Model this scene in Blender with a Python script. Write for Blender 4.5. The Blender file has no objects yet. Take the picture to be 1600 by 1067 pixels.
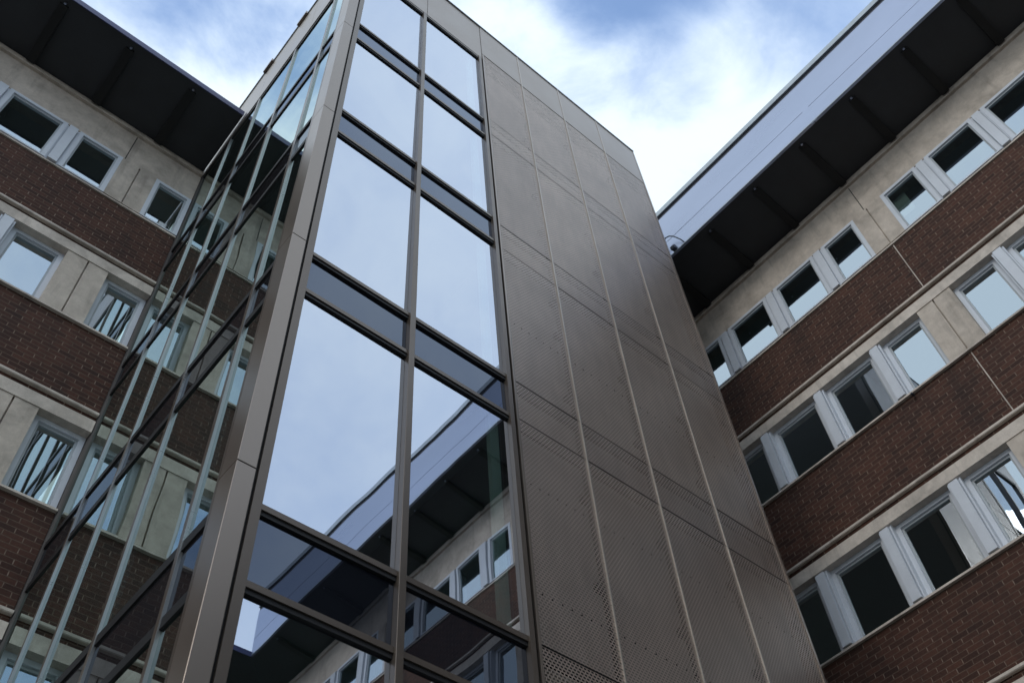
import bpy, bmesh, math, random
from mathutils import Vector, Matrix
random.seed(7)
C = bpy.context.scene.collection
G = 1.6                      # eye height: every z below is measured from the eye, G is added when meshes are made

# ------------------------------------------------------------------ camera
cam_d = bpy.data.cameras.new('camera'); cam = bpy.data.objects.new('camera', cam_d); C.objects.link(cam)
bpy.context.scene.camera = cam
cam_d.lens = 36 * 1542.94 / 1600; cam_d.sensor_width = 36; cam_d.clip_start = 0.1; cam_d.clip_end = 2000
# rows: world X, Y, Z axes in camera coordinates (x right, y down, z forward), from the photo's vanishing points
Wm = ((0.76084719, 0.49811314, 0.41592649), (-0.64633358, 0.63897092, 0.41709599), (-0.05800394, -0.58617357, 0.80810648))
right = Vector([r[0] for r in Wm]); down = Vector([r[1] for r in Wm]); fwd = Vector([r[2] for r in Wm])
cam_d.dof.use_dof = True; cam_d.dof.focus_distance = 10.5; cam_d.dof.aperture_fstop = 2.8
m = Matrix((right, -down, -fwd)).transposed().to_4x4(); m.translation = (0, 0, G)
cam.matrix_world = m

def ray(u, v):               # a direction in the sky, used to place cloud gaps
    d = right * (u - 800) + down * (v - 533.5) + fwd * 1542.94
    return d.normalized()

# ------------------------------------------------------------------ world
sc = bpy.context.scene
SUN_EL, SUN_AZ = math.radians(27), math.radians(256)      # azimuth measured clockwise from +Y
w = bpy.data.worlds.new('World'); sc.world = w; w.use_nodes = True
nt = w.node_tree; nt.nodes.clear()
N = nt.nodes.new; LK = nt.links.new
out = N('ShaderNodeOutputWorld'); bg = N('ShaderNodeBackground'); LK(bg.outputs[0], out.inputs[0])
bg.inputs[1].default_value = 0.15
sky = N('ShaderNodeTexSky'); sky.sky_type = 'NISHITA'; sky.sun_disc = False
sky.sun_elevation = SUN_EL; sky.sun_rotation = SUN_AZ; sky.air_density = 1.0; sky.dust_density = 0.6; sky.ozone_density = 1.2
tc = N('ShaderNodeTexCoord')
def math_n(op, a, b=None, clamp=False):
    n = N('ShaderNodeMath'); n.operation = op; n.use_clamp = clamp
    for i, x in enumerate((a, b)):
        if x is None: continue
        if isinstance(x, (int, float)): n.inputs[i].default_value = x
        else: LK(x, n.inputs[i])
    return n.outputs[0]
def noise_n(scale, detail, rough, dist=0.0, off=(0, 0, 0)):
    mp = N('ShaderNodeMapping'); LK(tc.outputs['Generated'], mp.inputs[0]); mp.inputs['Location'].default_value = off
    n = N('ShaderNodeTexNoise'); LK(mp.outputs[0], n.inputs['Vector'])
    n.inputs['Scale'].default_value = scale; n.inputs['Detail'].default_value = detail
    n.inputs['Roughness'].default_value = rough; n.inputs['Distortion'].default_value = dist
    return n.outputs['Fac']
def patch(u, v, c0, c1, d=None):          # soft round patch of sky round a direction, 1 inside, 0 outside
    d = d or ray(u, v)
    vm = N('ShaderNodeVectorMath'); vm.operation = 'DOT_PRODUCT'
    LK(tc.outputs['Generated'], vm.inputs[0]); vm.inputs[1].default_value = d
    mr = N('ShaderNodeMapRange'); mr.interpolation_type = 'SMOOTHSTEP'
    LK(vm.outputs['Value'], mr.inputs[0]); mr.inputs[1].default_value = math.cos(math.radians(c0)); mr.inputs[2].default_value = math.cos(math.radians(c1))
    return mr.outputs[0]
n1 = noise_n(3.2, 7, 0.55, 0.3, (1.3, 0.2, 4.1))
n2 = noise_n(8.0, 9, 0.64, 0.5, (5.1, 2.2, 0.7))
field = math_n('ADD', math_n('MULTIPLY', n1, 0.62), math_n('MULTIPLY', n2, 0.38))      # about 0.5
gap = math_n('MULTIPLY', patch(985, -100, 7.0, 1.0), 0.30)
gap = math_n('ADD', gap, math_n('MULTIPLY', patch(1260, -60, 8, 1), 0.12))
gap = math_n('ADD', gap, math_n('MULTIPLY', patch(1050, 130, 3.6, 0.5), 0.10))
gap = math_n('ADD', gap, math_n('MULTIPLY', patch(380, -40, 7.0, 1.0), 0.15))
gap = math_n('ADD', gap, math_n('MULTIPLY', patch(180, -60, 6.0, 1.0), 0.12))
rear = patch(0, 0, 100, 55, d=Vector((0.25, -0.75, 0.6)).normalized())                 # thinner cloud behind the viewer
gap = math_n('ADD', gap, math_n('MULTIPLY', rear, 0.17))
calm = math_n('MULTIPLY', patch(0, 0, 40, 20, d=Vector((0.35, -0.5, 0.8)).normalized()), 0.65)      # and more even cloud
field = math_n('ADD', math_n('MULTIPLY', field, math_n('SUBTRACT', 1.0, calm)), math_n('MULTIPLY', calm, 0.5))
dens = math_n('SUBTRACT', field, gap)
mr = N('ShaderNodeMapRange'); mr.interpolation_type = 'SMOOTHSTEP'
LK(dens, mr.inputs[0]); mr.inputs[1].default_value = 0.06; mr.inputs[2].default_value = 0.42
cr = N('ShaderNodeValToRGB')           # cloud body: thin blue-grey veil to bright white
cr.color_ramp.elements[0].position = 0.0; cr.color_ramp.elements[0].color = (0.34, 0.55, 1.0, 1)
cr.color_ramp.elements[1].position = 1.0; cr.color_ramp.elements[1].color = (0.80, 0.91, 1.0, 1)
LK(mr.outputs[0], cr.inputs[0])
cs = N('ShaderNodeVectorMath'); cs.operation = 'SCALE'; LK(cr.outputs[0], cs.inputs[0]); cs.inputs['Scale'].default_value = 6.15
mx = N('ShaderNodeMix'); mx.data_type = 'RGBA'
LK(math_n('ADD', math_n('MULTIPLY', mr.outputs[0], 0.6), 0.4), mx.inputs[0]); LK(sky.outputs[0], mx.inputs[6]); LK(cs.outputs[0], mx.inputs[7])
LK(mx.outputs[2], bg.inputs[0])

# ------------------------------------------------------------------ sun (veiled)
sd = bpy.data.lights.new('sun', 'SUN'); so = bpy.data.objects.new('sun', sd); C.objects.link(so)
sd.energy = 0.5; sd.angle = math.radians(20); sd.color = (1.0, 0.95, 0.88)
sdir = Vector((math.sin(SUN_AZ) * math.cos(SUN_EL), math.cos(SUN_AZ) * math.cos(SUN_EL), math.sin(SUN_EL)))
so.rotation_euler = sdir.to_track_quat('Z', 'Y').to_euler(); so.location = (0, 0, 60)
sc.view_settings.view_transform = 'Standard'; sc.view_settings.look = 'None'; sc.view_settings.gamma = 1
sc.view_settings.exposure = 0.4
sc.render.resolution_x = 1024; sc.render.resolution_y = 682

# ------------------------------------------------------------------ materials
class NB:
    def __init__(s, name):
        s.m = bpy.data.materials.new(name); s.m.use_nodes = True; s.t = s.m.node_tree; s.t.nodes.clear()
        s.out = s.n('ShaderNodeOutputMaterial')
    def n(s, t, **kw):
        x = s.t.nodes.new(t)
        for k, v in kw.items(): setattr(x, k, v)
        return x
    def l(s, a, b): s.t.links.new(a, b)
    def val(s, sock, v):
        if hasattr(v, 'is_linked') or hasattr(v, 'links'): s.l(v, sock)
        else: sock.default_value = v
    def mth(s, op, a, b=0.0, c=None, clamp=False):
        x = s.n('ShaderNodeMath', operation=op, use_clamp=clamp); s.val(x.inputs[0], a); s.val(x.inputs[1], b)
        if c is not None: s.val(x.inputs[2], c)
        return x.outputs[0]
    def pos(s): return s.n('ShaderNodeNewGeometry').outputs['Position']
    def noise(s, scale, detail=4, rough=.55, vec=None, stretch=None, dist=0):
        v = vec or s.pos()
        if stretch:
            mp = s.n('ShaderNodeMapping'); s.l(v, mp.inputs[0]); mp.inputs['Scale'].default_value = stretch; v = mp.outputs[0]
        x = s.n('ShaderNodeTexNoise'); s.l(v, x.inputs['Vector']); x.inputs['Scale'].default_value = scale
        x.inputs['Detail'].default_value = detail; x.inputs['Roughness'].default_value = rough; x.inputs['Distortion'].default_value = dist
        return x.outputs['Fac']
    def ramp(s, f, stops):
        x = s.n('ShaderNodeValToRGB'); s.l(f, x.inputs[0]); e = x.color_ramp.elements
        while len(e) < len(stops): e.new(0.5)
        for i, (p, c) in enumerate(stops): e[i].position = p; e[i].color = (*c, 1)
        return x.outputs[0]
    def mix(s, f, a, b, blend='MIX'):
        x = s.n('ShaderNodeMix', data_type='RGBA', blend_type=blend); s.val(x.inputs[0], f)
        for i, c in ((6, a), (7, b)): s.val(x.inputs[i], (*c, 1) if isinstance(c, tuple) and len(c) == 3 else c)
        return x.outputs[2]
    def bump(s, h, strength, dist=0.01):
        x = s.n('ShaderNodeBump'); s.l(h, x.inputs['Height']); x.inputs['Strength'].default_value = strength; x.inputs['Distance'].default_value = dist
        return x.outputs[0]
    def pri(s, col, rough=.5, metal=0.0, normal=None, spec=.5, coat=0.0):
        p = s.n('ShaderNodeBsdfPrincipled')
        s.val(p.inputs['Base Color'], (*col, 1) if isinstance(col, tuple) and len(col) == 3 else col)
        s.val(p.inputs['Roughness'], rough); s.val(p.inputs['Metallic'], metal); p.inputs['Specular IOR Level'].default_value = spec
        p.inputs['Coat Weight'].default_value = coat; p.inputs['Coat Roughness'].default_value = .32; p.inputs['Coat IOR'].default_value = 1.6
        if normal is not None: s.l(normal, p.inputs['Normal'])
        return p.outputs[0]
    def fin(s, sh): s.l(sh, s.out.inputs[0]); return s.m

def plain(name, col, rough=.5, metal=0.0, var=.15, scale=3.0, bump=0.0, spec=.5, stretch=None):
    b = NB(name); f = b.noise(scale, 5, .6, stretch=stretch)
    c = b.ramp(f, [(.25, tuple(x * (1 - var) for x in col)), (.75, tuple(min(1, x * (1 + var)) for x in col))])
    r = b.mth('MULTIPLY_ADD', f, .2, rough - .1, clamp=True)
    nrm = b.bump(b.noise(scale * 12, 4, .6), bump) if bump else None
    return b.fin(b.pri(c, r, metal, nrm, spec))

def brick(name, axis):
    b = NB(name); sx = b.n('ShaderNodeSeparateXYZ'); b.l(b.pos(), sx.inputs[0])
    cb = b.n('ShaderNodeCombineXYZ'); b.l(sx.outputs[axis], cb.inputs[0]); b.l(sx.outputs[2], cb.inputs[1])
    # wobble the joints a little so that courses are not ruled lines
    wob = b.n('ShaderNodeTexNoise'); b.l(cb.outputs[0], wob.inputs['Vector']); wob.inputs['Scale'].default_value = 9
    sb = b.n('ShaderNodeVectorMath', operation='SUBTRACT'); b.l(wob.outputs['Color'], sb.inputs[0]); sb.inputs[1].default_value = (.5, .5, .5)
    scl = b.n('ShaderNodeVectorMath', operation='SCALE'); b.l(sb.outputs[0], scl.inputs[0]); scl.inputs['Scale'].default_value = .008
    ad = b.n('ShaderNodeVectorMath', operation='ADD'); b.l(cb.outputs[0], ad.inputs[0]); b.l(scl.outputs[0], ad.inputs[1])
    bt = b.n('ShaderNodeTexBrick'); b.l(ad.outputs[0], bt.inputs['Vector'])
    bt.offset = .5; bt.inputs['Scale'].default_value = 1; bt.inputs['Brick Width'].default_value = .24; bt.inputs['Row Height'].default_value = .08
    bt.inputs['Mortar Size'].default_value = .0068; bt.inputs['Mortar Smooth'].default_value = .25; bt.inputs['Bias'].default_value = -.1
    bt.inputs['Color1'].default_value = (.088, .040, .028, 1); bt.inputs['Color2'].default_value = (.044, .022, .017, 1)
    bt.inputs['Mortar'].default_value = (.125, .088, .068, 1)
    # second brick layer the same bond: picks the upright joints, which carry paler mortar
    fr = b.mth('FRACT', b.mth('DIVIDE', sx.outputs[2], .08))
    bed = b.mth('MULTIPLY', b.mth('GREATER_THAN', fr, .12), b.mth('LESS_THAN', fr, .88))
    perp = b.mth('MULTIPLY', bt.outputs['Fac'], bed)
    v1 = b.noise(1.1, 4, .6); v2 = b.noise(28, 3, .6)
    c = b.mix(.85, bt.outputs['Color'], b.ramp(v1, [(.2, (.72, .7, .72)), (.8, (1.25, 1.15, 1.05))]), 'MULTIPLY')
    c = b.mix(.7, c, b.ramp(v2, [(.25, (.65, .65, .65)), (.8, (1.3, 1.25, 1.2))]), 'MULTIPLY')
    patchy = b.ramp(b.noise(5.5, 2, .5), [(.38, (.0, .0, .0)), (.62, (1, 1, 1))])
    c = b.mix(b.mth('MULTIPLY', b.mth('MULTIPLY', perp, patchy), .6), c, (.36, .27, .21))
    st = b.noise(3.2, 4, .6, stretch=(1, 1, .10))            # dirt washed down the wall
    c = b.mix(b.mth('MULTIPLY', b.ramp(st, [(.50, (0, 0, 0)), (.72, (1, 1, 1))]), .45), c, (.022, .016, .014))
    h = b.mth('ADD', b.mth('MULTIPLY', bt.outputs['Fac'], -1.0), b.mth('MULTIPLY', v2, .5))
    return b.fin(b.pri(c, .82, 0, b.bump(h, .7, .008), .3))

def concrete(name, col=(.56, .49, .42)):
    b = NB(name)
    a = b.noise(1.6, 6, .62, dist=.4); d = b.noise(7, 5, .65); e = b.noise(60, 3, .6)
    c = b.ramp(a, [(.28, tuple(x * .66 for x in col)), (.5, col), (.75, tuple(x * 1.2 for x in col))])
    c = b.mix(.6, c, b.ramp(d, [(.3, (.78, .76, .74)), (.7, (1.12, 1.12, 1.12))]), 'MULTIPLY')
    st = b.noise(5.0, 4, .6, stretch=(1, 1, .12))             # run-off streaks
    c = b.mix(b.mth('MULTIPLY', b.ramp(st, [(.56, (0, 0, 0)), (.72, (1, 1, 1))]), .45), c, tuple(x * .42 for x in col))
    c = b.mix(.4, c, b.ramp(e, [(.3, (.8, .8, .8)), (.7, (1.15, 1.15, 1.15))]), 'MULTIPLY')
    return b.fin(b.pri(c, .85, 0, b.bump(e, .35, .004), .25))

def coated_glass(name, base, tint, body, trans, wav=.02, edge=None):
    """pane: 'base' share mirrored at normal incidence rising to 1 at grazing; the rest is seen through (trans) or a dark body"""
    b = NB(name)
    oi = b.n('ShaderNodeObjectInfo')
    off = b.n('ShaderNodeVectorMath', operation='SCALE'); cbx = b.n('ShaderNodeCombineXYZ')
    for i in range(3): b.l(oi.outputs['Random'], cbx.inputs[i])
    b.l(cbx.outputs[0], off.inputs[0]); off.inputs['Scale'].default_value = 37.0
    ad = b.n('ShaderNodeVectorMath', operation='ADD'); b.l(b.pos(), ad.inputs[0]); b.l(off.outputs[0], ad.inputs[1])
    nm = b.bump(b.noise(.75, 1.5, .4, vec=ad.outputs[0]), 1.0, wav)
    fz = b.n('ShaderNodeFresnel'); fz.inputs['IOR'].default_value = 1.62
    f = b.mth('MULTIPLY_ADD', fz.outputs[0], 1 - base, base, clamp=True)
    gl = b.n('ShaderNodeBsdfGlossy'); gl.inputs['Color'].default_value = (*tint, 1); gl.inputs['Roughness'].default_value = .004
    b.l(nm, gl.inputs['Normal'])
    df = b.n('ShaderNodeBsdfDiffuse'); df.inputs['Color'].default_value = (*body, 1)
    tr = b.n('ShaderNodeBsdfTransparent'); tr.inputs['Color'].default_value = (.62, .76, .72, 1)
    m1 = b.n('ShaderNodeMixShader'); m1.inputs[0].default_value = trans; b.l(df.outputs[0], m1.inputs[1]); b.l(tr.outputs[0], m1.inputs[2])
    m2 = b.n('ShaderNodeMixShader'); b.l(f, m2.inputs[0]); b.l(m1.outputs[0], m2.inputs[1]); b.l(gl.outputs[0], m2.inputs[2])
    ge = b.n('ShaderNodeNewGeometry'); t2 = b.n('ShaderNodeBsdfTransparent')      # light leaving the far side of the pane goes straight on
    m3 = b.n('ShaderNodeMixShader'); b.l(ge.outputs['Backfacing'], m3.inputs[0]); b.l(m2.outputs[0], m3.inputs[1]); b.l(t2.outputs[0], m3.inputs[2])
    return b.fin(m3.outputs[0])

def mesh_metal(name, col):
    """perforated bronze sheet: rows of slots cut right through"""
    b = NB(name); sx = b.n('ShaderNodeSeparateXYZ'); b.l(b.pos(), sx.inputs[0])
    PX, PZ = .040, .030
    rz = b.mth('DIVIDE', sx.outputs[2], PZ)
    row = b.mth('FLOOR', rz); odd = b.mth('MULTIPLY', b.mth('MODULO', row, 2.0), .5)
    fx = b.mth('FRACT', b.mth('ADD', b.mth('DIVIDE', sx.outputs[0], PX), odd)); fz = b.mth('FRACT', rz)
    ax = b.mth('ABSOLUTE', b.mth('SUBTRACT', fx, .5)); az = b.mth('ABSOLUTE', b.mth('SUBTRACT', fz, .5))
    hole = b.mth('MULTIPLY', b.mth('LESS_THAN', ax, .37), b.mth('LESS_THAN', az, .33))
    f = b.noise(1.3, 5, .6); f2 = b.noise(6, 4, .6, stretch=(1, 1, .25))
    c = b.ramp(f, [(.3, tuple(x * .88 for x in col)), (.7, tuple(x * 1.1 for x in col))])
    oi = b.n('ShaderNodeObjectInfo'); c = b.mix(1.0, c, b.ramp(oi.outputs['Random'], [(0, (.90, .90, .92)), (1, (1.06, 1.05, 1.03))]), 'MULTIPLY')
    c = b.mix(.5, c, b.ramp(f2, [(.35, (.82, .8, .78)), (.65, (1.08, 1.08, 1.08))]), 'MULTIPLY')
    p = b.pri(c, b.mth('MULTIPLY_ADD', f2, .10, .46), .85, coat=.55)
    tr = b.n('ShaderNodeBsdfTransparent')
    mxs = b.n('ShaderNodeMixShader'); b.l(hole, mxs.inputs[0]); b.l(p, mxs.inputs[1]); b.l(tr.outputs[0], mxs.inputs[2])
    return b.fin(mxs.outputs[0])

M = {
 'brick_y': brick('brick_y', 1), 'brick_x': brick('brick_x', 0),
 'concrete': concrete('concrete'), 'ledge': concrete('pale_concrete', (.62, .55, .48)),
 'white': plain('white_paint', (.62, .65, .70), .42, var=.06, scale=4),
 'sash': plain('grey_paint', (.42, .45, .47), .45, var=.08),
 'soffit': plain('dark_soffit', (.026, .028, .032), .6, var=.3, scale=1.4),
 'beam': plain('black_steel', (.006, .006, .006), .7, var=.2),
 'fascia': plain('grey_fascia_metal', (.34, .38, .49), .30, metal=.9, var=.07, scale=.9, stretch=(1, .35, 1)),
 'edge': plain('blue_edge_trim', (.045, .05, .13), .45, metal=.2),
 'gutter': plain('dark_gutter', (.04, .045, .06), .45),
 'coping': plain('pale_coping', (.36, .40, .43), .4, metal=.4),
 'bronze': plain('bronze_panel', (.27, .225, .19), .32, metal=.75, var=.06, scale=1.2),
 'bronze_cap': plain('bronze_cap', (.15, .122, .10), .34, metal=.6, var=.06),
 'fin': plain('sky_lit_fin', (.36, .37, .37), .3, metal=.6, var=.06),  # near side of the bronze fins, sky light on it put into the colour
 'rib': plain('pale_bronze_rib', (.50, .45, .40), .4, metal=.7, var=.1, scale=2),
 'dull': plain('dull_bronze', (.09, .08, .075), .75, var=.1),
 'gasket': plain('black_gasket', (.008, .008, .009), .55),
 'mesh': mesh_metal('perforated_bronze', (.55, .455, .39)),
 'backing': plain('grey_backing', (.26, .235, .21), .6, var=.12, scale=2),
 'rail': plain('dark_rail', (.010, .009, .008), .6),
 'room': plain('room_grey', (.16, .18, .17), .8, var=.1),
 'ceiling': plain('ceiling_white', (.42, .44, .42), .8, var=.05),
 'green': plain('green_column_paint', (.80, .95, .87), .5, var=.1),
 'blind': plain('pale_blind', (.72, .72, .68), .8, var=.05),
 'roof': plain('roof_felt', (.08, .08, .08), .9),
 'glass': coated_glass('window_glass', .46, (.80, .91, 1.0), (.006, .008, .008), .8, .003),
 'vision': coated_glass('mirror_glass', .60, (.82, .88, 1.0), (.012, .016, .018), .95, .0035),
 'spandrel': coated_glass('spandrel_glass', .075, (.70, .79, .97), (.011, .013, .018), 0.0, .004),
 'clear': coated_glass('side_glass', .55, (.78, .90, .87), (.014, .018, .018), .6, .004),
 'sidespan': coated_glass('side_spandrel_glass', .10, (.52, .57, .62), (.020, .019, .021), 0.0, .004),
}

# ------------------------------------------------------------------ mesh helpers
class MB:
    """collects boxes and rods; f maps facade coordinates (along, outward, up) to world"""
    def __init__(s, f=None): s.bm = bmesh.new(); s.f = f or (lambda a, o, z: (a, o, z))
    def box(s, a0, a1, o0, o1, z0, z1, bev=0.0):
        vs = [s.bm.verts.new(s.f(a, o, z)) for z in (z0, z1) for o in (o0, o1) for a in (a0, a1)]
        for q in ((0, 1, 3, 2), (4, 6, 7, 5), (0, 4, 5, 1), (2, 3, 7, 6), (0, 2, 6, 4), (1, 5, 7, 3)):
            s.bm.faces.new([vs[i] for i in q])
        return s
    def prism(s, pts, a0, a1):             # profile in (outward, up), extruded along the facade
        n = len(pts)
        r0 = [s.bm.verts.new(s.f(a0, o, z)) for o, z in pts]; r1 = [s.bm.verts.new(s.f(a1, o, z)) for o, z in pts]
        for i in range(n):
            j = (i + 1) % n; s.bm.faces.new((r0[i], r0[j], r1[j], r1[i]))
        s.bm.faces.new(r0); s.bm.faces.new(r1[::-1])
        return s
    def plan(s, pts, z0, z1):              # outline in (along, outward), extruded upwards
        r0 = [s.bm.verts.new(s.f(a, o, z0)) for a, o in pts]; r1 = [s.bm.verts.new(s.f(a, o, z1)) for a, o in pts]
        n = len(pts)
        for i in range(n):
            j = (i + 1) % n; s.bm.faces.new((r0[i], r0[j], r1[j], r1[i]))
        s.bm.faces.new(r0); s.bm.faces.new(r1[::-1])
        return s
    def tube(s, pts, r, seg=8):
        pts = [Vector(s.f(*p)) for p in pts]; rings = []
        for i, p in enumerate(pts):
            d = (pts[min(i + 1, len(pts) - 1)] - pts[max(i - 1, 0)]).normalized()
            u = d.orthogonal().normalized(); v = d.cross(u)
            if rings:                                # keep rings untwisted
                pu = rings[-1][1]; u = (pu - d * pu.dot(d)).normalized(); v = d.cross(u)
            rings.append(([s.bm.verts.new(p + (u * math.cos(t) + v * math.sin(t)) * r) for t in [2 * math.pi * k / seg for k in range(seg)]], u))
        for (a, _), (b, _) in zip(rings, rings[1:]):
            for k in range(seg): s.bm.faces.new((a[k], a[(k + 1) % seg], b[(k + 1) % seg], b[k]))
        s.bm.faces.new(rings[0][0][::-1]); s.bm.faces.new(rings[-1][0])
        return s
    def build(s, name, mat, parent=None, bevel=0.0, origin=None):
        bm = s.bm; bmesh.ops.recalc_face_normals(bm, faces=bm.faces)
        if bevel: bmesh.ops.bevel(bm, geom=bm.edges[:], offset=bevel, segments=1, affect='EDGES')
        base = Vector(origin) if origin is not None else (world_of(parent) if parent else Vector((0, 0, 0)))
        me = bpy.data.meshes.new(name)
        for v in bm.verts: v.co.z += G; v.co -= base
        bm.to_mesh(me); bm.free(); me.materials.append(mat)
        o = bpy.data.objects.new(name, me); C.objects.link(o)
        if parent: o.parent = parent; o.location = base - world_of(parent)
        else: o.location = base
        return o

def world_of(o):
    p = Vector(o.location)
    while o.parent: o = o.parent; p += Vector(o.location)
    return p
def thing(name, loc, label, cat, group=None):
    o = bpy.data.objects.new(name, None); C.objects.link(o); o.location = loc
    o['label'] = label; o['category'] = cat
    if group: o['group'] = group
    return o

# ------------------------------------------------------------------ ground
g = MB(); g.box(-300, 300, -300, 300, -G - .3, -G)
gm = NB('paving'); gx = gm.n('ShaderNodeTexBrick'); gm.l(gm.pos(), gx.inputs['Vector']); gx.inputs['Scale'].default_value = 1
gx.inputs['Brick Width'].default_value = .6; gx.inputs['Row Height'].default_value = .4; gx.inputs['Mortar Size'].default_value = .006
gx.inputs['Color1'].default_value = (.20, .19, .18, 1); gx.inputs['Color2'].default_value = (.15, .145, .14, 1); gx.inputs['Mortar'].default_value = (.07, .07, .065, 1)
gp = gm.pri(gx.outputs['Color'], .8)
ground = g.build('ground', gm.fin(gp)); ground['kind'] = 'structure'

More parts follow.
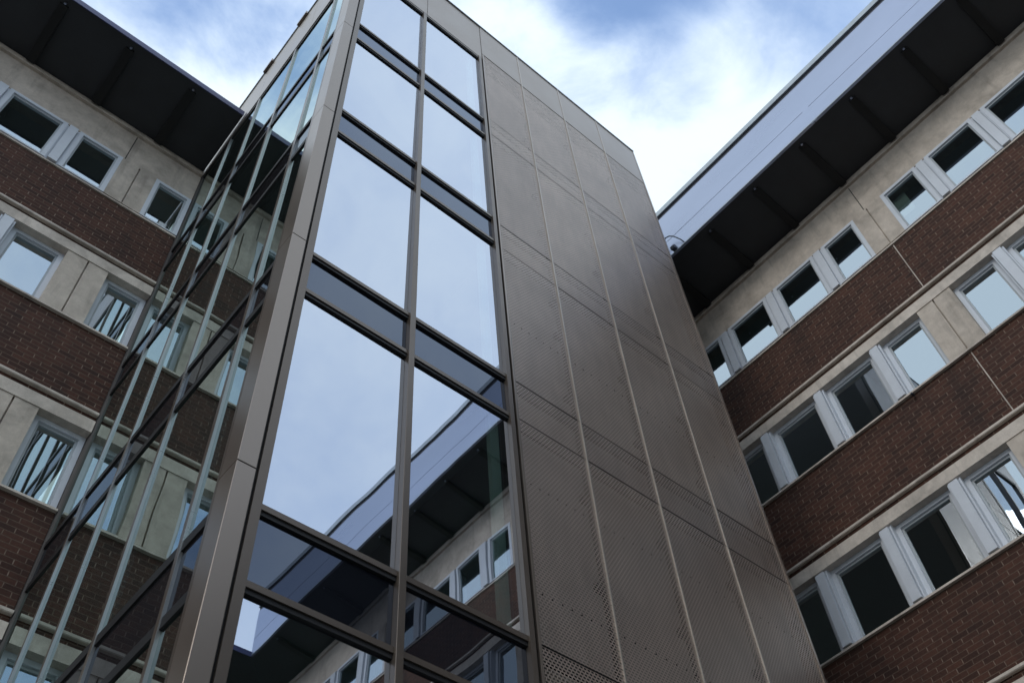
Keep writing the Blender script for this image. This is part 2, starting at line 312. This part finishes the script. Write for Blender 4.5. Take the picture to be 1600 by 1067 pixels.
# ------------------------------------------------------------------ the brick wings
MOD = 1.235; SILLS = [15.10, 11.86, 8.62, 5.38, 2.14]; SOF = 17.55; OV = 1.43; RISE = .135      # the soffit climbs a little towards its edge
def wing(root, f, ranges, bname, piers_at, k_pier, post_skip=lambda a: False, fascia='slim', rooms=True, depth=9.0, beam0=0.0, rows=SILLS,
         soffit_outline=None, beam_range=None, end_walls=True, blinds=()):
    """facade module: windows between white posts, a double concrete pier every fourth division"""
    cache = {}
    lo = min(r[0] for r in ranges); hi = max(r[1] for r in ranges)
    for (a0, a1) in ranges:
        # brick bands, ledges, sills, lintels
        for i, zs in enumerate(rows):
            top = rows[i + 1] + 1.76 if i + 1 < len(rows) else -G      # ledge top of the row below
            MB(f).box(a0, a1, -.30, 0, top, zs - .045).build('brick_wall', M[bname], root)
            sp_ = .028 if i == 0 else .055
            MB(f).prism([(-.2, zs - .045), (sp_, zs - .045), (sp_, zs - .012), (-.2, zs + .012)], a0, a1).build('window_sill', M['ledge'], root)
            if i == 0:
                z0 = zs + 1.31
                MB(f).prism([(-.30, z0), (.015, z0), (.02, z0 + .02), (.02, 17.32), (-.01, 17.345), (-.30, 17.345)], a0, a1).build('concrete_lintel', M['concrete'], root)
                # sloping lip under the eaves
                MB(f).prism([(-.3, 17.346), (-.012, 17.346), (-.012, 17.385), (.05, 17.39), (.055, 17.45), (.03, 17.46), (.03, 17.548), (-.3, 17.548)], a0, a1).build('cornice', M['concrete'], root)
            else:
                z0 = zs + 1.37
                MB(f).prism([(-.30, z0), (.045, z0), (.045, z0 + .215), (-.02, z0 + .235), (-.30, z0 + .235)], a0, a1).build('concrete_lintel', M['ledge'], root)
                MB(f).box(a0, a1, -.30, .0, z0 + .236, z0 + .318).build('shadow_gap', M[bname], root)
                MB(f).prism([(-.30, z0 + .319), (.05, z0 + .319), (.062, z0 + .330), (.062, z0 + .365), (.002, z0 + .389), (-.30, z0 + .389)], a0, a1).build('string_course', M['ledge'], root)
            # rooms behind the glass
            if rooms:
                r = MB(f); zt = zs + 1.45; zb = zs - .8
                r.box(a0, a1, -3.2, -3.1, zb, zt); r.box(a0, a1, -3.1, -.31, zb - .05, zb)
                r.build('room', M['room'], root)
                MB(f).box(a0, a1, -3.1, -.31, zt, zt + .05).build('room_ceiling', M['ceiling'], root)
        # divisions
        k0 = math.floor((a0 - piers_at) / MOD) - 1; k1 = math.ceil((a1 - piers_at) / MOD) + 1
        divs = []
        for k in range(k0, k1 + 1):
            c = piers_at + k * MOD; pier = (k - k_pier) % 4 == 0
            divs.append((c, .325 if pier else .11, pier))
        for i, zs in enumerate(rows):
            H = 1.31 if i == 0 else 1.37
            for (c, hw, pier) in divs:
                if c + hw > a1 or c - hw < a0: 
                    continue
                if pier:
                    p = MB(f); p.box(c - hw, c - .012, -.3, .03, zs + .013, zs + H - .001)
                    p.box(c + .012, c + hw, -.3, .03, zs + .013, zs + H - .001); p.box(c - .012, c + .012, -.3, -.02, zs + .013, zs + H - .001)
                    p.build('concrete_pier', M['concrete'], root)
                else:
                    org = Vector(f(c, 0, zs)); org.z += G
                    key = ('post', i == 0)
                    if key not in cache:
                        p = MB(f); p.box(c - hw, c + hw, -.28, -.005, zs + .013, zs + H - .001)
                        p.box(c - .075, c + .075, -.004, .07, zs + .014, zs + H - .05)
                        p.box(c - hw, c - hw + .02, -.004, .02, zs + .014, zs + H - .03); p.box(c + hw - .02, c + hw, -.004, .02, zs + .014, zs + H - .03)
                        o = p.build('window_post', M['white'], root, origin=org); cache[key] = o
                    else:
                        o = cache[key].copy(); C.objects.link(o); o.parent = root; o.location = org - world_of(root)
            for (c, hw, pier), (c2, hw2, pier2) in zip(divs, divs[1:]):
                w0 = c + hw; w1 = c2 - hw2
                if w1 > a1 or w0 < a0: 
                    # a piece of plain wall closes the end bay
                    e0, e1 = max(w0 - hw * 2 if w0 - 2 * hw < a0 else w0, a0), min(w1 + 2 * hw2 if w1 + 2 * hw2 > a1 else w1, a1)
                    e0 = max(a0, min(w0, a1)) if w0 >= a0 else a0; e1 = min(a1, w1) if w1 <= a1 else a1
                    if c + hw > a1: continue
                    if c2 - hw2 < a0: continue
                    if c - hw < a0: e0 = a0
                    if c2 + hw2 > a1: e1 = a1
                    if e1 - e0 > .3:
                        pass
                    else: continue
                    w0, w1 = e0, e1
                wd = round(w1 - w0, 3); org = Vector(f(w0, 0, zs)); org.z += G
                key = ('win', wd, i == 0, pier)
                if key not in cache:
                    b = .075 ; zb, zt = zs + .013, zs + H - .002
                    fr = MB(f); fd = .07 if i == 0 else -.055; fr.box(w0 + .001, w0 + b, -.14 + fd, -.035 + fd, zb, zt); fr.box(w1 - b, w1 - .001, -.14 + fd, -.035 + fd, zb, zt)
                    fr.box(w0 + b, w1 - b, -.14 + fd, -.035 + fd, zb, zb + .03); fr.box(w0 + b, w1 - b, -.14 + fd, -.035 + fd, zt - .07, zt)
                    fo = fr.build('window', M['white'], root, origin=org)
                    sa = MB(f); x0, x1 = w0 + b + .001, w1 - b - .001; y0, y1 = zb + .031, zt - .071
                    sa.box(x0, x0 + .028, -.13 + fd, -.07 + fd, y0, y1); sa.box(x1 - .028, x1, -.13 + fd, -.07 + fd, y0, y1)
                    sa.box(x0 + .028, x1 - .028, -.13 + fd, -.07 + fd, y0, y0 + .024); sa.box(x0 + .028, x1 - .028, -.13 + fd, -.07 + fd, y1 - .035, y1)
                    so_ = sa.build('sash', M['sash'], fo)
                    gl = MB(f).box(x0 + .029, x1 - .029, -.10 + fd, -.09 + fd, y0 + .025, y1 - .036).build('pane', M['glass'], fo)
                    cache[key] = (fo, so_, gl)
                else:
                    src = cache[key]; fo = src[0].copy(); C.objects.link(fo); fo.parent = root; fo.location = org - world_of(root)
                    for q in src[1:]:
                        r_ = q.copy(); C.objects.link(r_); r_.parent = fo
                for (bc, bi, bl, br, bz) in blinds:
                    if bi == i and w0 < bc < w1:
                        wm = w1 - w0
                        MB(f).box(w0 + wm * bl, w0 + wm * br, -.20, -.19, zs + bz, zs + H - .1).build('blind', M['blind'], fo)
    return cache

def eaves(root, f, a0, a1, beam0, kind, m0=None, m1=None, cut0=0, cut1=0):
    m0 = a0 if m0 is None else m0; m1 = a1 if m1 is None else m1
    # outlines mitred where two eaves meet: cut shortens the outer edge
    b = MB(f); pts = [(a0, -.3), (a1, -.3), (a1, 0), (a1 - cut1, OV), (a0 + cut0, OV), (a0, 0)]; rz = [0, 0, 0, RISE, RISE, 0]
    r0 = [b.bm.verts.new(f(p[0], p[1], SOF + z)) for p, z in zip(pts, rz)]; r1 = [b.bm.verts.new(f(p[0], p[1], SOF + .10 + z)) for p, z in zip(pts, rz)]
    for i in range(6): b.bm.faces.new((r0[i], r0[(i + 1) % 6], r1[(i + 1) % 6], r1[i]))
    for q in (r0, r1): b.bm.faces.new((q[0], q[1], q[2], q[5])); b.bm.faces.new((q[5], q[2], q[3], q[4]))
    b.build('soffit', M['soffit'], root)
    MB(f).box(a0, a1, -9.5, -.302, SOF + .04, SOF + .22).build('roof', M['roof'], root)
    k = math.ceil((m0 - beam0) / MOD)
    while beam0 + k * MOD < m1:
        c = beam0 + k * MOD
        b = MB(f); b.prism([(.08, SOF - .12), (.08, SOF - .001), (OV - .16, SOF + RISE * .88 - .001), (OV - .16, SOF + RISE * .88 - .04)], c - .075, c + .075)
        bo = b.build('eaves_beam', M['beam'], root)
        MB(f).tube([(c, OV - .13, SOF + RISE * .9 - .03), (c, OV - .13, SOF + RISE * .9)], .022).build('bolt', M['fascia'], bo)
        k += 1
    SE = SOF + RISE
    lo, hi = a0 + cut0, a1 - cut1
    if kind == 'tall':
        MB(f).prism([(OV + .002, SE), (OV + .05, SE), (OV + .05, 18.24), (OV + .045, 18.245), (OV + .045, 18.252), (OV + .05, 18.257), (OV + .05, 19.22), (OV + .002, 19.22)], lo, 1.47).build('fascia', M['fascia'], root)
        MB(f).prism([(OV + .002, SE), (OV + .05, SE), (OV + .05, 18.24), (OV + .045, 18.245), (OV + .045, 18.252), (OV + .05, 18.257), (OV + .05, 19.22), (OV + .002, 19.22)], 1.485, hi).build('fascia', M['fascia'], root)
        MB(f).box(1.4, 1.555, OV + .0505, OV + .054, SE - .02, 19.21).build('joint_cover', M['fascia'], root)
        MB(f).box(lo, hi, OV + .0505, OV + .062, SE + .001, SE + .03).build('drip_edge', M['coping'], root)
        MB(f).box(lo, hi, OV - .25, OV + .0, SE + .101, 19.34).build('parapet', M['roof'], root)
        MB(f).box(lo, hi, OV + .001, OV + .035, 19.221, 19.34).build('gutter', M['gutter'], root)
        MB(f).box(lo, hi, OV - .25, OV + .085, 19.341, 19.50).build('coping', M['coping'], root)
    else:
        MB(f).box(lo, hi, OV + .001, OV + .02, SE - .035, SE + .13).build('fascia', M['edge'], root)

XR, YL, YB = 11.8, 9.68, -14.2
fR = lambda a, o, z: (XR - o, a, z)
fL = lambda a, o, z: (a, YL - o, z)
fB = lambda a, o, z: (a, YB + o, z)

right_w = thing('brick_building', (XR, -3, 0), 'long brick wing on the right with a tall grey metal fascia above its eaves', 'building')
wing(right_w, fR, [(YB, YL - .001)], 'brick_y', 1.885, 0, blinds=((1.0, 0, .55, 1.0, .62), (-.1, 1, 0, .0, .3), ))
eaves(right_w, fR, YB, YL, .715, 'tall', m0=YB + 1.6, m1=YL - 1.6, cut0=OV, cut1=OV)
# movement joints and lintel joints
for zs in SILLS[:4]:
    MB(fR).box(1.872, 1.888, .0005, .003, zs - 1.45, zs - .05).build('movement_joint', M['ledge'], right_w)
for k in range(-3, 2):
    a = 1.93 + k * MOD * 4
    if YB < a < YL: MB(fR).box(a - .008, a + .008, .0205, .024, 16.43, 17.31).build('lintel_joint', M['beam'], right_w)
MB(fR).tube([(4.97, OV + .055, 17.74), (4.99, OV + .12, 17.80), (5.04, OV + .16, 17.90), (5.10, OV + .18, 18.02), (5.18, OV + .19, 18.12), (5.27, OV + .19, 18.17), (5.36, OV + .18, 18.13), (5.43, OV + .16, 18.03), (5.46, OV + .12, 17.9), (5.47, OV + .055, 17.85)], .014).build('swan_neck_pipe', M['gutter'], right_w)
lp = MB(fR); lp.prism([(OV + .053, 17.74), (OV + .15, 17.70), (OV + .17, 17.78), (OV + .10, 17.86), (OV + .053, 17.85)], 5.17, 5.27)
lp.build('lamp_housing', M['gutter'], right_w)
MB(fR).tube([(2.95, .03, 11.76), (2.95, .10, 11.76), (2.95, .13, 11.72)], .02).build('sensor', M['gutter'], right_w)

left_w = thing('brick_building', (-4, YL, 0), 'brick wing on the left with slim dark eaves, meeting the glass side of the tower', 'building')
wing(left_w, fL, [(-16, 1.765), (8.70, XR - .31)], 'brick_x', .745, 0)
for (a0, a1, c1) in ((-16, 1.755, 0), (8.70, XR - .02, OV)):
    eaves(left_w, fL, a0, a1, .79, 'slim', m1=min(a1, 9.4), cut1=c1)
for a in (.45, -4.5, -9.4): MB(fL).box(a - .008, a + .008, .0205, .024, 16.43, 17.31).build('lintel_joint', M['beam'], left_w)

rear_w = thing('brick_building', (0, YB, 0), 'brick wing behind the viewer, seen only as a reflection in the lowest front panes', 'building')
wing(rear_w, fB, [(-9, XR - .01)], 'brick_x', .745, 0)
eaves(rear_w, fB, -9, XR - .02, .79, 'slim', m1=9.5, cut1=OV)

# ------------------------------------------------------------------ the tower
X0, Y0, X1, TOP = 1.77, 4.52, 8.66, 19.16
tower = thing('stair_tower', (4.5, 6.5, 0), 'tall tower of mirror glass and perforated bronze panels between the two brick wings', 'tower')
BANDS = [(.86, 1.51), (4.12, 4.77), (7.43, 8.05), (10.82, 11.44), (14.02, 14.62)]
GTOP = 17.36
lev = [-G]
for a, b in BANDS: lev += [a, b]
lev.append(GTOP)
fF = lambda a, o, z: (a, Y0 - o, z)              # front face, outward towards -Y
fS = lambda a, o, z: (X0 - o, a, z)              # left face, outward towards -X
# corner post, in storey-high cassettes
jz = [-G, 1.75, 5.07, 8.17, 11.2, 14.25, 17.3, TOP]
for a, b in zip(jz, jz[1:]):
    MB(fF).plan([(X0, -.235), (X0 + .15, -.235), (X0 + .15, 0), (X0, 0)], a + .004, b - .004).build('corner_post', M['bronze'], tower, bevel=.003)
MB(fF).box(X0 + .151, X0 + .172, -.2, -.03, -G, TOP - .02).build('shadow_joint', M['gasket'], tower)
# front frame
MB(fF).box(X0 + .173, X0 + .245, -.15, -.002, -G, GTOP + .05).build('frame_jamb', M['bronze_cap'], tower)
MB(fF).box(4.375, 4.43, -.15, .012, -G, GTOP + .05).build('frame_jamb', M['bronze_cap'], tower)
MB(fF).box(4.431, 4.462, -.2, -.06, -G, TOP - .1).build('shadow_joint', M['gasket'], tower)
MB(fF).box(4.463, 4.492, -.12, .012, -G, 17.62).build('mesh_edge_trim', M['bronze'], tower)
xs = [X0 + .245, 3.165, 4.375]
MB(fF).box(xs[1] - .032, xs[1] + .032, -.12, .022, -G, GTOP).build('mullion', M['bronze_cap'], tower, bevel=.003)
cols = [(xs[0], xs[1] - .032), (xs[1] + .032, xs[2])]
for (a0, a1) in cols:
    for z in lev[1:]:
        t = MB(fF).box(a0 + .001, a1 - .001, -.10, -.004, z - .022, z + .028).build('transom', M['bronze_cap'], tower)
        MB(fF).box(a0 + .001, a1 - .001, -.06, -.016, z - .062, z - .023).build('gasket', M['gasket'], t)
    for i, (z0, z1) in enumerate(zip(lev, lev[1:])):
        sp = i % 2 == 1
        b = MB(fF)
        # each pane is set a hair out of true, as glazing is
        ja, jb = random.uniform(-.003, .003), random.uniform(-.003, .003)
        vs = []
        for zz in (z0 + .029, z1 - .0625):
            for oo in (-.052, -.040):
                for aa in (a0 + .002, a1 - .002):
                    vs.append(b.bm.verts.new(fF(aa, oo + ja * (1 if aa > (a0 + a1) / 2 else -1) + jb * (1 if zz > (z0 + z1) / 2 else -1), zz)))
        for q in ((0, 1, 3, 2), (4, 6, 7, 5), (0, 4, 5, 1), (2, 3, 7, 6), (0, 2, 6, 4), (1, 5, 7, 3)): b.bm.faces.new([vs[j] for j in q])
        b.build('spandrel_pane' if sp else 'glass_pane', M['spandrel' if sp else 'vision'], tower)
# left face: fins and transoms
YS = [Y0 + .236, 5.19, 6.45, 7.63, 8.64, YL - .02]
MB(fS).box(Y0 + .236, Y0 + .27, -.12, .0, -G, GTOP).build('frame_jamb', M['bronze_cap'], tower)
for y in YS[1:]:
    w_ = .031
    y0_, y1_ = (y - w_, y + w_) if y < 9 else (y - .035, y)
    if y < 9: MB(fS).box(y0_ + .009, y1_, -.10, -.0085, -G, GTOP).build('fin', M['bronze_cap'], tower); y1_ = y0_ + .008
    MB(fS).box(y0_, y1_, -.10, -.008, -G, GTOP).build('fin_lit_side' if y < 9 else 'fin', M['fin' if y < 9 else 'dull'], tower)  # pale strip paints the sky-lit near side and its reflection in the glass
segs = list(zip([YS[0] + .034] + [y + .031 for y in YS[1:5]], [y - .031 for y in YS[1:5]] + [YS[5] - .035]))
for (a0, a1) in segs:
    for z in lev[1:]:
        MB(fS).box(a0 + .001, a1 - .001, -.09, -.016, z - .056, z + .043).build('transom', M['gasket'], tower)
    for i, (z0, z1) in enumerate(zip(lev, lev[1:])):
        sp = i % 2 == 1
        MB(fS).box(a0 + .001, a1 - .001, -.045, -.033, z0 + .044, z1 - .057).build('spandrel_pane' if sp else 'glass_pane', M['sidespan' if sp else 'clear'], tower)
MB().box(X0 + .002, X0 + .2, YL - .018, YL + .35, -G, TOP - .03).build('end_trim', M['dull'], tower)
# parapet cladding
pj = [X0 + .151, 3.22, 4.46, 5.42, 6.50, 7.57, X1]
for a, b in zip(pj, pj[1:]):
    zb = GTOP + .055 if b < 4.6 else 17.66
    MB(fF).box(a + .004, b - .004, -.08, -.002 if b < 4.6 else .004, zb, TOP).build('parapet_panel', M['bronze'], tower, bevel=.002)
MB(fF).box(X0 + .151, X1, -.3, -.081, GTOP + .05, TOP - .02).build('parapet_wall', M['gasket'], tower)
for a, b in zip([Y0 + .236, 6.0, 7.7], [6.0, 7.7, YL]):
    MB(fS).box(a + .003, b - .003, -.08, -.002, GTOP + .04, TOP).build('parapet_panel', M['bronze'], tower, bevel=.002)
MB(fS).box(Y0 + .25, YL, -.3, -.081, GTOP, TOP - .02).build('parapet_wall', M['gasket'], tower)
cp = MB(); cp.box(X0 - .02, X1 + .02, Y0 - .02, Y0 + .28, TOP + .001, TOP + .03); cp.build('coping', M['coping'], tower)
cp = MB(); cp.box(X0 - .02, X0 + .28, Y0 + .281, YL + .3, TOP + .001, TOP + .03); cp.build('coping', M['coping'], tower)
for y in (5.28, 6.55, 7.75):
    MB(fS).box(y - .16, y + .16, .004, .05, TOP - .03, TOP + .07).build('coping_clip', M['bronze'], tower)
# perforated panels
mx_ = [4.493, 5.42, 6.50, 7.57, X1]
mz = [-G, .86, 1.51, 4.15, 4.77, 7.45, 8.05, 10.75, 11.36, 14.22, 14.78, 17.65]
for a, b in zip(mx_, mx_[1:]):
    for z0, z1 in zip(mz, mz[1:]):
        p = MB(fF)
        j = random.uniform(-.0015, .0015)
        p.box(a + .006, b - .006, -.004 + j, -.001 + j, z0 + .011, z1 - .011)
        p.build('mesh_panel', M['mesh'], tower)
for a in mx_[1:-1]:
    MB(fF).box(a - .009, a + .009, -.03, .012, -G, TOP).build('mesh_rib', M['rib'], tower)
MB(fF).box(X1 - .02, X1 + .02, -.25, .008, -G, TOP - .001).build('mesh_edge_trim', M['bronze'], tower)
for a, b in zip(mx_, mx_[1:]):
    for z in mz[1:]:
        MB(fF).box(a + .02, b - .02, -.062, -.030, z - .12, z + .055).build('backing_rail', M['rail'], tower)
for a in mx_[1:]:
    MB(fF).box(a - .035, a + .03, -.068, -.040, -G, 17.6).build('backing_post', M['rail'], tower)
br = []
for a in mx_[1:]:
    for z in (1.0, 2.2, 3.5, 4.55, 5.75, 6.85, 8.4, 9.6, 10.3, 12.1, 13.2, 15.2, 16.4):
        MB(fF).box(a - .11, a - .02, -.09, -.035, z, z + .08).build('bracket', M['rail'], tower)
MB(fF).box(4.50, X1 - .03, -.30, -.17, -G, 17.64).build('backing_wall', M['backing'], tower)
rv = None
for z in (5.29, 6.57, 9.15):
    for a, b in zip(mx_, mx_[1:]):
        for i in range(8):
            c = a + (b - a) * (i + .7) / 8.4
            if rv is None:
                rv = MB(fF).tube([(c, -.001, z), (c, .004, z)], .008, 6).build('rivet', M['rail'], tower, origin=(c, Y0, z + G))
            else:
                o = rv.copy(); C.objects.link(o); o.parent = tower; o.location = Vector((c, Y0, z + G)) - world_of(tower)
# body: right flank, back, roof, floors, core, column
MB().box(X1 - .02, X1 + .02, Y0 + .252, YL, -G, TOP - .001).build('flank_wall', M['dull'], tower)
MB().box(X0 + .3, X1 - .03, YL + .1, YL + .3, 17.8, TOP).build('rear_parapet', M['bronze'], tower)
MB().box(X0 + .31, X1 - .03, Y0 + .31, YL + .09, 18.7, 18.85).build('roof', M['roof'], tower)
MB().box(4.50, 4.62, Y0 + .31, YL - .1, -G, 18.69).build('core_wall', M['room'], tower)
MB().box(X0 + .15, 4.49, YL - .1, YL - .02, -G, 18.69).build('rear_wall', M['room'], tower)
for z0, z1 in BANDS:
    MB().box(X0 + .14, 4.49, Y0 + .17, YL - .11, z0 + .06, z1 - .08).build('floor_slab', M['ceiling'], tower)
MB().box(4.20, 4.31, Y0 + .115, Y0 + .165, -G, 17.3).build('column', M['green'], tower)
